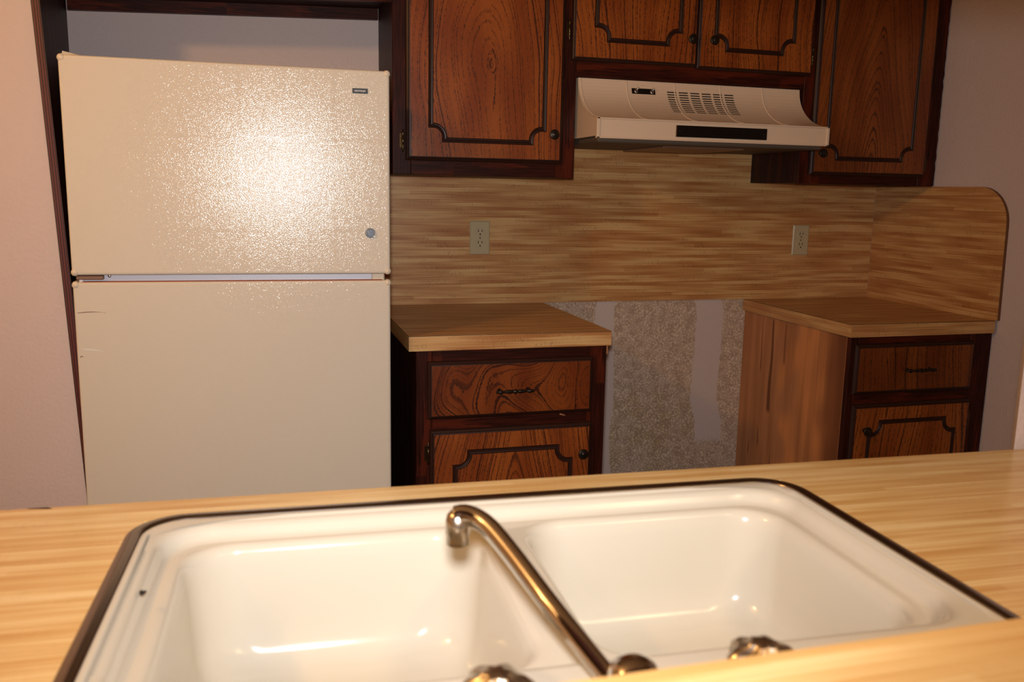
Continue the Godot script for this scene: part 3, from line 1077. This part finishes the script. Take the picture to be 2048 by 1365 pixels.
# ---------------------------------------------------------------- base cabinets and worktops
func base_cabinets():
	var zf := 0.637
	var zd := 0.655
	var t := thing("base_cabinet", "dark oak base cabinet with scratched drawer and door between refrigerator and stove gap", "cabinet", Vector3(-0.05, 0, 0.32), 0.0, "oak base cabinets")
	board(t, "carcass", Vector3(-0.325, 0.10, 0.006), Vector3(0.2250, 0.876, 0.618), M.dark_side)
	board(t, "toe_kick", Vector3(-0.32, 0.0, 0.03), Vector3(0.220, 0.10, 0.56), M.black_matte)
	board(t, "stile", Vector3(-0.325, 0.10, 0.618), Vector3(-0.281, 0.876, zf), M.frame)
	board(t, "stile", Vector3(0.171, 0.10, 0.618), Vector3(0.2256, 0.876, zf), M.frame)
	board(t, "rail", Vector3(-0.281, 0.838, 0.618), Vector3(0.171, 0.876, zf - 0.0005), M.frame, true)
	board(t, "rail", Vector3(-0.281, 0.640, 0.618), Vector3(0.171, 0.70, zf - 0.0005), M.frame, true)
	board(t, "rail", Vector3(-0.281, 0.10, 0.618), Vector3(0.171, 0.15, zf - 0.0005), M.frame, true)
	var d := cab_door(t, "drawer_front", -0.284, 0.1705, 0.6955, 0.8345, zd, M.oak_wild, 0.011, [])
	pull(d, Vector3(-0.055, 0.760, zd))
	d = cab_door(t, "door", -0.277, 0.1735, 0.135, 0.6415, zd, M.oak_arch2, 0.0115, [0.0585, 0.0545, 0.06, 0.0535])
	knob(d, Vector3(0.1515, 0.566, zd))
	hinge(d, Vector3(-0.2915, 0.587, zf), 1.0)
	board(t, "support_cleat", Vector3(0.2256, 0.848, 0.56), Vector3(0.2330, 0.876, 0.63), M.raw_ply, false, 0.0005)
	begin()                                          # pale chip in the rail
	hexa([Vector3(0.088, 0.676, zf - 0.001), Vector3(0.106, 0.672, zf - 0.001), Vector3(0.107, 0.675, zf - 0.001), Vector3(0.090, 0.681, zf - 0.001), Vector3(0.090, 0.677, zf + 0.0003), Vector3(0.104, 0.6735, zf + 0.0003), Vector3(0.105, 0.6745, zf + 0.0003), Vector3(0.092, 0.680, zf + 0.0003)])
	done(t, "wood_chip", M.raw_ply, "pale chip in the dark rail")

	t = thing("base_cabinet", "dark oak base cabinet with bare plywood side, in the right corner", "cabinet", Vector3(1.31, 0, 0.32), 0.0, "oak base cabinets")
	board(t, "carcass", Vector3(1.0460, 0.10, 0.006), Vector3(1.583, 0.876, 0.618), M.dark_side)
	board(t, "toe_kick", Vector3(1.05, 0.0, 0.03), Vector3(1.58, 0.10, 0.56), M.black_matte)
	begin()                                          # the raw end panel; its stains span the panel
	hexa([Vector3(1.0424, 0.0, 0.006), Vector3(1.0458, 0.0, 0.006), Vector3(1.0458, 0.876, 0.006), Vector3(1.0424, 0.876, 0.006), Vector3(1.0424, 0.0, 0.618), Vector3(1.0458, 0.0, 0.618), Vector3(1.0458, 0.876, 0.618), Vector3(1.0424, 0.876, 0.618)])
	var side_mat: StandardMaterial3D = M.raw_ply.duplicate()
	side_mat.uv1_scale = Vector3(1.0 / 0.618, -1.0 / 0.876, 1)
	done(t, "end_panel", side_mat, "bare stained plywood side with brown drips")
	board(t, "stile", Vector3(1.0424, 0.10, 0.618), Vector3(1.072, 0.876, zf), M.frame)
	board(t, "stile", Vector3(1.500, 0.10, 0.618), Vector3(1.5835, 0.876, zf), M.frame)
	board(t, "rail", Vector3(1.072, 0.845, 0.618), Vector3(1.500, 0.876, zf - 0.0005), M.frame, true)
	board(t, "rail", Vector3(1.072, 0.645, 0.618), Vector3(1.500, 0.705, zf - 0.0005), M.frame, true)
	board(t, "rail", Vector3(1.072, 0.10, 0.618), Vector3(1.500, 0.15, zf - 0.0005), M.frame, true)
	d = cab_door(t, "drawer_front", 1.0665, 1.4955, 0.7035, 0.841, zd, M.oak_wild2, 0.011, [])
	pull(d, Vector3(1.287, 0.768, zd))
	d = cab_door(t, "door", 1.072, 1.5015, 0.135, 0.6475, zd, M.oak_lines, 0.0115, [0.053, 0.050, 0.06, 0.0475])
	knob(d, Vector3(1.106, 0.577, zd))
	hinge(d, Vector3(1.517, 0.585, zf), -1.0)


func worktop(root: Node3D, x0: float, x1: float, z0: float, z1: float, bands: Array):
	var y1 := 0.9184
	begin()
	box(Vector3(x0 + 0.0015, 0.877, z0), Vector3(x1 - 0.0015, y1 - 0.0013, z1 - 0.0015))
	done(root, "core", M.seam)
	begin()
	box(Vector3(x0, y1 - 0.0017, z0), Vector3(x1, y1 - 0.0003, z1 + 0.0002))
	done(root, "sheet_edge", M.seam)
	uvo = Vector2(rng.randf(), rng.randf())
	begin()
	box(Vector3(x0, y1 - 0.0004, z0), Vector3(x1, y1, z1))
	done(root, "laminate_top", M.laminate)
	uvo = Vector2(rng.randf(), rng.randf())
	begin()
	box(Vector3(x0, 0.877, z1 - 0.0016), Vector3(x1, y1 - 0.0017, z1))
	done(root, "edge_band", M.laminate)
	for x in bands:
		begin()
		box(Vector3(minf(x, x + 0.0016 * signf(0.5 * (x0 + x1) - x)), 0.877, z0), Vector3(maxf(x, x + 0.0016 * signf(0.5 * (x0 + x1) - x)), y1 - 0.0017, z1 - 0.0016))
		done(root, "edge_band", M.laminate)
	uvo = Vector2.ZERO


func worktops():
	var t := thing("worktop", "square edged wood laminate worktop next to the refrigerator", "countertop", Vector3(-0.05, 0.877, 0.33), 0.0, "laminate worktops")
	worktop(t, -0.347, 0.2325, 0.012, 0.6534, [-0.347, 0.2325])
	t = thing("worktop", "square edged wood laminate worktop in the right corner against the side splash", "countertop", Vector3(1.3, 0.877, 0.33), 0.0, "laminate worktops")
	worktop(t, 1.028, 1.5745, 0.012, 0.6534, [1.028])


# ---------------------------------------------------------------- peninsula: counter, ledge, hanging cabinet
const SINK_AT := Vector3(-0.4445, 0.9184, 1.8935)
const SINK_TURN := -0.040
const SX := 0.4235
const SZ := 0.560


func peninsula():
	# counter round the sink, in the sink's turned frame
	var t := thing("sink_counter", "pale wood laminate counter surrounding the double sink", "countertop", SINK_AT - Vector3(0, 0.042, 0), SINK_TURN)
	O = Vector3.ZERO
	var y1 := 0.042
	var far := -0.0545
	var near := SZ + 0.075
	uvo = Vector2(0.2, 0.37)
	begin()
	for b in [[-1.5, -SX + 0.012, far, near], [SX - 0.012, 1.05, far, near], [-SX + 0.012, SX - 0.012, far, 0.012], [-SX + 0.012, SX - 0.012, SZ - 0.012, near]]:
		box(Vector3(b[0], 0.0, b[2]), Vector3(b[1], y1, b[3]))
	var top := done(t, "laminate_top", M.laminate_gloss)
	uvo = Vector2.ZERO
	begin()
	hexa([Vector3(-0.555, y1 - 0.001, far - 0.0006), Vector3(-0.525, y1 - 0.004, far - 0.0006), Vector3(-0.530, y1 + 0.0003, far - 0.0006), Vector3(-0.552, y1 + 0.0003, far - 0.0006), Vector3(-0.553, y1 - 0.001, far + 0.001), Vector3(-0.5235, y1 - 0.001, far + 0.006), Vector3(-0.5235, y1 + 0.0003, far + 0.006), Vector3(-0.552, y1 + 0.0003, far + 0.001)])
	done(top, "edge_chip", M.seam, "dark chip in the far edge")
	# base cabinet below
	t = thing("sink_base_cabinet", "dark oak cabinet carrying the sink counter", "cabinet", SINK_AT - Vector3(0, 0.9184, 0), SINK_TURN)
	O = Vector3.ZERO
	board(t, "toe_kick", Vector3(-1.44, 0, 0.06), Vector3(0.84, 0.10, 0.52), M.black_matte)
	board(t, "floor_board", Vector3(-1.44, 0.10, -0.02), Vector3(0.84, 0.12, 0.56), M.dark_side, true)
	board(t, "back_board", Vector3(-1.44, 0.12, 0.615), Vector3(0.84, 0.8755, 0.63), M.dark_side)
	board(t, "end_board", Vector3(-1.46, 0.10, -0.02), Vector3(-1.44, 0.8755, 0.63), M.dark_side)
	board(t, "end_board", Vector3(0.84, 0.10, -0.02), Vector3(0.86, 0.8755, 0.63), M.dark_side)
	for k in 4:
		var xa := -1.46 + k * 0.58
		board(t, "door", Vector3(xa + 0.004, 0.12, -0.04), Vector3(xa + 0.576, 0.8755, -0.02), M.frame)
	# raised ledge in front
	t = thing("bar_ledge", "raised wood laminate bar ledge in the foreground", "countertop", Vector3(-0.4, 0.99, 2.66))
	uvo = Vector2(0.6, 0.11)
	begin()
	box(Vector3(-2.25, 0.990, 2.5035), Vector3(1.585, 1.030, 2.80), 0.0012)
	done(t, "laminate_top", M.laminate_near)
	uvo = Vector2.ZERO
	# cabinet hung from the ceiling over the peninsula: its lower edge keeps the flash off the top of the right wall
	t = thing("hanging_cabinet", "dark wooden cabinet hung from the ceiling above the bar", "cabinet", Vector3(0.4, 1.498, 2.49))
	board(t, "carcass", Vector3(-2.20, 1.498, 2.368), Vector3(1.585, 2.44, 2.602), M.dark_side)
	for k in 7:
		var xb := -2.20 + k * 0.5407
		board(t, "door", Vector3(xb + 0.004, 1.500, 2.350), Vector3(xb + 0.533, 2.40, 2.368), M.frame)
		board(t, "door", Vector3(xb + 0.004, 1.500, 2.602), Vector3(xb + 0.533, 2.40, 2.62), M.frame)


# ---------------------------------------------------------------- sink
func rr_hit(dir: Vector2, c: Vector2, h: Vector2, r: float, from: Vector2) -> Vector2:
	# where a ray from a point inside meets a rounded rectangle
	var lo := 0.0
	var hi := 2.0
	for i in 30:
		var m := (lo + hi) / 2
		var p := (from + dir * m - c).abs() - h + Vector2(r, r)
		var sd := Vector2(maxf(p.x, 0), maxf(p.y, 0)).length() + minf(maxf(p.x, p.y), 0.0) - r
		if sd < 0:
			lo = m
		else:
			hi = m
	return from + dir * lo


func rr_ring(c: Vector2, h: Vector2, r: float, y: float, n: int, from: Vector2) -> Array:
	# directions are spread evenly over a square so that corners and sides both get points
	var out := []
	for i in n:
		var a := TAU * (i + 0.5) / n
		var d := Vector2(cos(a), sin(a))
		d = Vector2(d.x * h.x, d.y * h.y).normalized()
		var p := rr_hit(d, c, h, r, from)
		out.append(Vector3(p.x, y, p.y))
	return out


func sink():
	var root := thing("double_sink", "cream enamel double bowl sink with steel rim set in the counter", "sink", SINK_AT, SINK_TURN)
	O = Vector3.ZERO
	var n := 288
	var mid := Vector2(0, SZ / 2)
	# steel rim
	begin(true)
	var rim := []
	for k in [[0.0, 0.0002], [0.0006, 0.0016], [0.003, 0.0026], [0.009, 0.0031], [0.0145, 0.0026], [0.0168, 0.0012], [0.0172, -0.003]]:
		rim.append(rr_ring(mid, Vector2(SX - k[0], SZ / 2 - k[0]), 0.062 - k[0], k[1], n, mid))
	loft(rim, true, true)
	done(root, "steel_rim", M.stainless, "dull steel rim round the sink")
	# the enamel: deck, well, two bowls
	begin(true)
	var wc := Vector2(0, 0.2225)
	var wh := Vector2(0.393, 0.190)
	var rings := []
	var deck := []
	for k in [[0.0128, -0.004], [0.0145, 0.0004], [0.0200, 0.0010], [0.0265, 0.0006]]:
		deck.append(rr_ring(mid, Vector2(SX - k[0], SZ / 2 - k[0]), 0.062 - k[0], k[1], n, wc))
	for k in [[-0.006, 0.0003], [0.0, -0.0006], [0.005, -0.003], [0.008, -0.007], [0.010, -0.0125], [0.014, -0.0165], [0.018, -0.018]]:
		deck.append(rr_ring(wc, wh - Vector2(k[0], k[0]), 0.060 - k[0] * 0.5, k[1], n, wc))
	loft(deck, true, true)
	# floor of the well down into each bowl
	for s in [-1.0, 1.0]:
		var bc := Vector2(s * 0.193, wc.y)
		var bh := Vector2(0.172, 0.168)
		var outer := []
		var hw := wh - Vector2(0.018, 0.018)
		for i in n:
			var a := TAU * (i + 0.5) / n
			var d := Vector2(cos(a) * bh.x, sin(a) * bh.y).normalized()
			var p := rr_hit(d, wc, hw, 0.051, bc)
			if p.x * s < 0:
				p = bc + d * (-bc.x / d.x)
			outer.append(Vector3(p.x, -0.018, p.y))
		var bowl := [outer]
		for k in [[-0.002, -0.018, 0.06], [0.002, -0.0188, 0.058], [0.006, -0.022, 0.056], [0.009, -0.028, 0.055], [0.011, -0.040, 0.055], [0.014, -0.075, 0.055], [0.017, -0.110, 0.055], [0.020, -0.128, 0.056], [0.026, -0.143, 0.058], [0.036, -0.154, 0.06], [0.050, -0.161, 0.06], [0.070, -0.164, 0.06], [0.10, -0.1665, 0.05], [0.128, -0.169, 0.035]]:
			bowl.append(rr_ring(bc, bh - Vector2(k[0], k[0]), k[2], k[1], n, bc))
		loft(bowl, true, true)
		cap(bowl[-1], true)
	var body := done(root, "enamel_body", M.enamel)
	for k in [[-0.3815, 0.208, 0.0048, 0.0050]]:
		begin()
		var c := Vector3(k[0], 0.0012, k[1])
		var ring := []
		for i in 9:
			var a := -TAU * i / 9
			ring.append(c + Vector3(cos(a) * k[3] * (0.7 + 0.3 * sin(i * 2.3)), 0, sin(a) * k[2] * 1.7 * (0.75 + 0.25 * cos(i * 1.7))))
		cap(ring)
		done(body, "enamel_chip", M.chip, "black chip in the enamel")
	# drains
	for s in [-1.0, 1.0]:
		begin(true)
		lathe(Vector3(s * 0.193, -0.169, 0.2225), Vector3.UP, [Vector2(0.055, 0.0005), Vector2(0.054, 0.0025), Vector2(0.045, 0.003), Vector2(0.040, 0.0005), Vector2(0.01, 0.0005), Vector2(0.008, 0.008), Vector2(0, 0.010)], 28)
		done(root, "drain", M.chrome_worn)


func faucet():
	var t := thing("faucet", "chrome kitchen faucet with long swivel spout and two lobed handles behind the sink", "faucet", Vector3(-0.4635, 0.9198, 2.40), SINK_TURN)
	O = Vector3.ZERO
	# deck plate
	begin(true)
	var plate := []
	for k in [[0.0, 0.0005], [0.0, 0.010], [0.003, 0.015], [0.009, 0.018]]:
		plate.append(rr_ring(Vector2.ZERO, Vector2(0.128 - k[0], 0.030 - k[0]), 0.0299 - k[0], k[1], 64, Vector2.ZERO))
	loft(plate, true, true)
	cap(plate[-1], true)
	done(t, "deck_plate", M.chrome)
	begin(true)
	lathe(Vector3(0, 0.017, 0), Vector3.UP, [Vector2(0.022, 0), Vector2(0.0215, 0.012), Vector2(0.019, 0.022), Vector2(0.0185, 0.028), Vector2(0.015, 0.0335), Vector2(0.008, 0.037), Vector2(0, 0.0378)], 32)
	done(t, "spout_hub", M.chrome)
	for s in [-1.0, 1.0]:
		begin(true)
		lathe(Vector3(s * 0.1025, 0.017, 0), Vector3.UP, [Vector2(0.017, 0), Vector2(0.016, 0.010), Vector2(0.012, 0.014)], 24)
		done(t, "valve_collar", M.chrome)
		begin(true)
		lathe(Vector3(s * 0.1025, 0.030, 0), Vector3.UP, [Vector2(0, 0.0), Vector2(0.016, 0.0), Vector2(0.023, 0.003), Vector2(0.0255, 0.009), Vector2(0.0245, 0.016), Vector2(0.019, 0.021), Vector2(0.011, 0.0235), Vector2(0.0105, 0.0255), Vector2(0.007, 0.027), Vector2(0, 0.0275)], 60, 6, 0.13)
		done(t, "handle", M.chrome_worn, "lobed metal faucet handle")
	# spout, given in room coordinates
	var room := [Vector3(-0.464, 0.938, 2.395), Vector3(-0.4727, 0.9457, 2.37), Vector3(-0.4862, 0.9612, 2.335), Vector3(-0.4985, 0.9758, 2.30), Vector3(-0.5146, 0.9960, 2.24), Vector3(-0.5270, 1.0075, 2.205), Vector3(-0.5400, 1.0105, 2.190), Vector3(-0.5500, 1.0085, 2.186)]
	var inv := t.transform.affine_inverse()
	var loc := []
	for p in room:
		loc.append(inv * p)
	var path := smooth_path(loc, 6)
	var rad := []
	for i in path.size():
		var f := float(i) / (path.size() - 1)
		rad.append(lerpf(0.0082, 0.0090, minf(f * 1.6, 1.0)) + 0.0016 * smoothstep(0.70, 0.95, f))
	begin(true)
	tube(path, rad, 24)
	var spout := done(t, "spout", M.chrome)
	begin(true)
	var tip: Vector3 = inv * Vector3(-0.5480, 1.0085, 2.1870)
	lathe(tip, Vector3.DOWN, [Vector2(0, -0.008), Vector2(0.006, -0.007), Vector2(0.0100, -0.003), Vector2(0.0115, 0.004), Vector2(0.0115, 0.0155), Vector2(0.0106, 0.0165), Vector2(0.0106, 0.0255), Vector2(0.0092, 0.026), Vector2(0.009, 0.022), Vector2(0, 0.022)], 28)
	done(spout, "aerator", M.chrome_worn)
